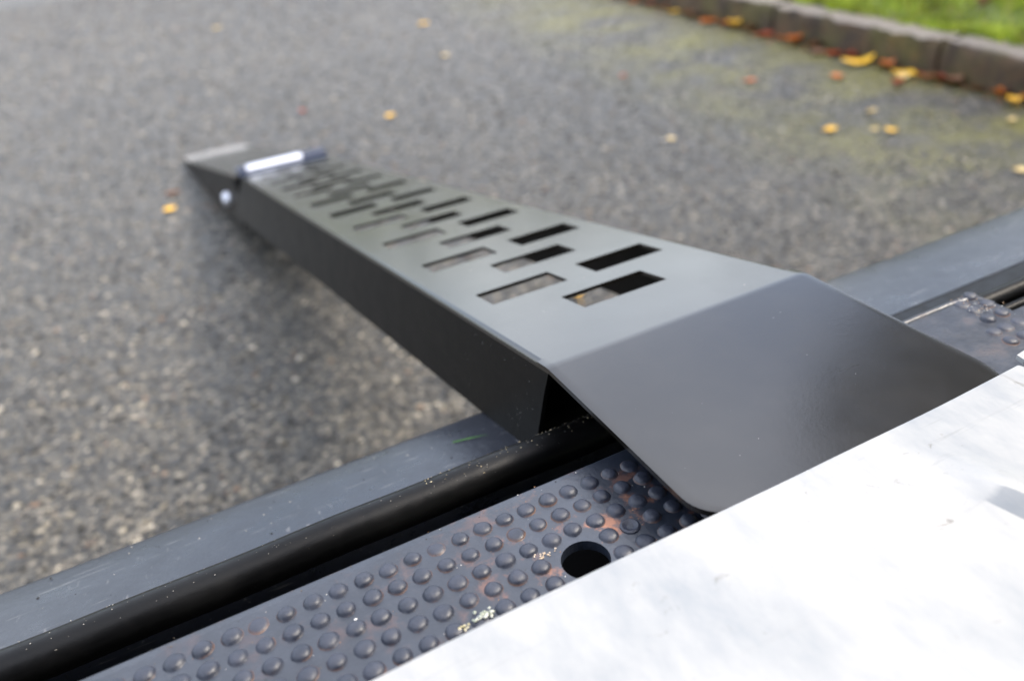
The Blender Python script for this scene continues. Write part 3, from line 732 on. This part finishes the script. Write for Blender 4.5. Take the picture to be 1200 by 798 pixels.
V, F = slab([[tuple(T(u, 1.045, True) + Vector((0, 0, -.009))) for u in (0, W)], [tuple(T(u, 1.047, False)) for u in (0, W)]], lambda p: (p[0], p[1] - .004, p[2])); obj('toe_end', V, F, black_coat, ramp)
V, F = slab([[(.158, 1.872, Z(-.585)), (.158, 1.872, Z(-.690))], [(.158, 1.925, Z(-.60)), (.158, 1.925, Z(-.712))]], lambda p: (p[0] + .012, p[1], p[2])); obj('hinge_gap_shade', V, F, dark, ramp)  # near-black block standing in for the shaded gap at the hinge
# hinge pin bolt sticking out on the left
bp = Vector((.1665, 2.085, Z(-.70)))
V, F = lathe(bp, (-1, 0, 0), [(-.004, .010), (.016, .010), (.0165, .019), (.024, .020), (.032, .016), (.036, .007)], 24); obj('hinge_bolt', V, F, zinc, ramp, smooth=True)
V, F = lathe(bp + Vector((.001, .14, -.028)), (-1, 0, 0), [(0, .013), (.024, .013), (.028, .007)], 16); obj('pin_cap', V, F, red_m, ramp, smooth=True)

# ================================================================ SMALL DIRT
def grit(name, pts, colr, parent=None):
    V, F, Cc = [], [], []
    for (x, y, z, r_, c) in pts:
        k = len(V); base = [(1, 0, 0), (-.8, .3, 0), (.1, 1, .1), (0, -1, 0), (0, .1, .9)]
        a = random.uniform(0, 6.28)
        for p in base:
            q = [p[0] * math.cos(a) - p[1] * math.sin(a), p[0] * math.sin(a) + p[1] * math.cos(a), p[2]]
            V.append((x + q[0] * r_ * random.uniform(.6, 1.2), y + q[1] * r_ * random.uniform(.5, 1.1), z + q[2] * r_ * .7)); Cc.append(c)
        F += [(k, k + 2, k + 4), (k + 2, k + 1, k + 4), (k + 1, k + 3, k + 4), (k + 3, k, k + 4)]
    return big(name, np.array(V), np.array(F), grit_m, kind='stuff', col=np.array(Cc))
def bumper_z(y): return Z(-.3475 - .0235 * (y - .372) / .098) + .0006
pts = []
for _ in range(110):
    x = random.uniform(-.2, .17); y = random.uniform(.376, .47); d = random.random()
    pts.append((x, y, bumper_z(y), random.uniform(.0003, .0008) if d < .93 else random.uniform(.001, .0016), (.008, .008, .008) if d > .35 else (.35, .33, .3)))
for (cx_, cy_) in ((.071, .392), (.075, .396), (-.098, .39), (-.116, .393), (.109, .392), (.066, .388)):
    for _ in range(9): pts.append((cx_ + random.gauss(0, .0035), cy_ + random.gauss(0, .0016), bumper_z(cy_), random.uniform(.0005, .0016), (.004, .004, .004)))
for _ in range(150):                                             # crumbs caught along the pipe by the ramp
    x = random.uniform(.085, .24); t = R(random.gauss(60, 26)); pts.append((x, .3537 + .0116 * math.cos(t), Z(-.3254) + .0116 * math.sin(t), random.uniform(.00025, .0008), random.choice([(.3, .24, .15), (.16, .14, .1), (.02, .02, .02), (.4, .34, .22)])))
for _ in range(200):                                             # dust and fluff along the whole pipe
    x = random.uniform(-.2, .34); t = R(random.gauss(80, 30)); pts.append((x, .3537 + .0116 * math.cos(t), Z(-.3254) + .0116 * math.sin(t), random.uniform(.00015, .0004), random.choice([(.3, .28, .25), (.15, .14, .13), (.4, .38, .35)])))
for _ in range(230):
    x, y = random.uniform(-.1, .24), random.uniform(.215, .30)
    if (Vector((x, y)) - HC).length < HR + .001: continue
    pts.append((x, y, ZT, random.uniform(.0002, .0006), random.choice([(.55, .53, .5), (.1, .08, .06), (.25, .14, .08), (.02, .02, .02)])))
for (x, y, r_) in ((.1053, .2485, .0009), (.0964, .2584, .0007), (.0837, .2287, .0008), (-.0508, .2726, .0011), (.0183, .2640, .0009)): pts.append((x, y, ZT + .0002, r_, (.8, .8, .78)))
for _ in range(46): pts.append((.0705 + random.gauss(0, .0024), .2335 + random.gauss(0, .0016), ZT + random.uniform(.0, .0028), random.uniform(.0006, .0014), random.choice([(.42, .44, .38), (.3, .33, .27), (.55, .56, .5)])))
for _ in range(12): pts.append((.0595 + random.gauss(0, .0016), .2320 + random.gauss(0, .001), ZT + .0022, random.uniform(.0006, .0011), random.choice([(.42, .38, .22), (.5, .46, .34)])))
for _ in range(16): pts.append((.112 + random.gauss(0, .0035), .2525 + random.gauss(0, .0015), ZT + .0002, random.uniform(.0005, .0011), random.choice([(.42, .33, .24), (.5, .42, .34)])))
for _ in range(60):                                              # dried bits among the right-hand studs
    a = random.uniform(0, 6.28); pts.append((.466 + random.gauss(0, .006), .290 + random.gauss(0, .007), ZT + random.uniform(.0002, .002), random.uniform(.0003, .0008), random.choice([(.5, .33, .2), (.4, .28, .18), (.5, .5, .48)])))
lz = P0.z + .0005
for k in range(16):
    t = k / 15
    if k in (6, 7, 10): continue
    pts.append((.304 + .012 * t, .2578 - .0012 * t + random.gauss(0, .0001), lz, random.uniform(.0002, .00045), (.003, .003, .003)))
for _ in range(26): pts.append((random.uniform(.18, .36), random.uniform(.215, .345), lz, random.uniform(.00015, .00035), random.choice([(.004, .004, .004), (.3, .3, .3), (.1, .1, .1)])))
for _ in range(60):                                              # dust specks on the side flange
    v, w_ = abs(random.gauss(0, .10)) + .03, -random.uniform(.008, .07); p = rpt(-.024 * v * (-w_ / .079) - .0001, v, w_)
    pts.append((p[0], p[1], p[2], random.uniform(.0002, .00045), (.35, .34, .32)))
for _ in range(70):
    u, v = random.uniform(.01, .19), random.uniform(.0, .9); p = rpt(u, v, .0001)
    if any(a - .002 < u < b + .002 and c - .002 < v < d + .002 for a, b, c, d in slots): continue
    pts.append((p[0], p[1], p[2], random.uniform(.0002, .0005), random.choice([(.3, .28, .25), (.05, .05, .05)])))
grit('dirt_grit', pts, None)
# a cut grass blade on the bumper
gb = obj('grass_blade', [(0, 0, 0), (.0007, .0011, .0003), (.012, -.0049, .0006), (.012, -.0035, .0009), (.0255, -.0103, .0008), (.0002, .0004, -.0003), (.012, -.0042, .0002)],
         [(0, 1, 3, 2), (2, 3, 4), (0, 2, 6, 5), (2, 4, 6), (1, 5, 6, 3), (3, 6, 4), (0, 5, 1)], None or blade)
a = gb.data.color_attributes.new('tint', 'FLOAT_COLOR', 'POINT')
for d in a.data: d.color = (.06, .16, .03, 1)
gb.location = (.1308, .4395, bumper_z(.4395) + .0006); gb.rotation_euler = (R(-13), 0, R(0))
tag(gb, 'thin green grass blade lying on the black bumper beside the ramp', 'grass blade')
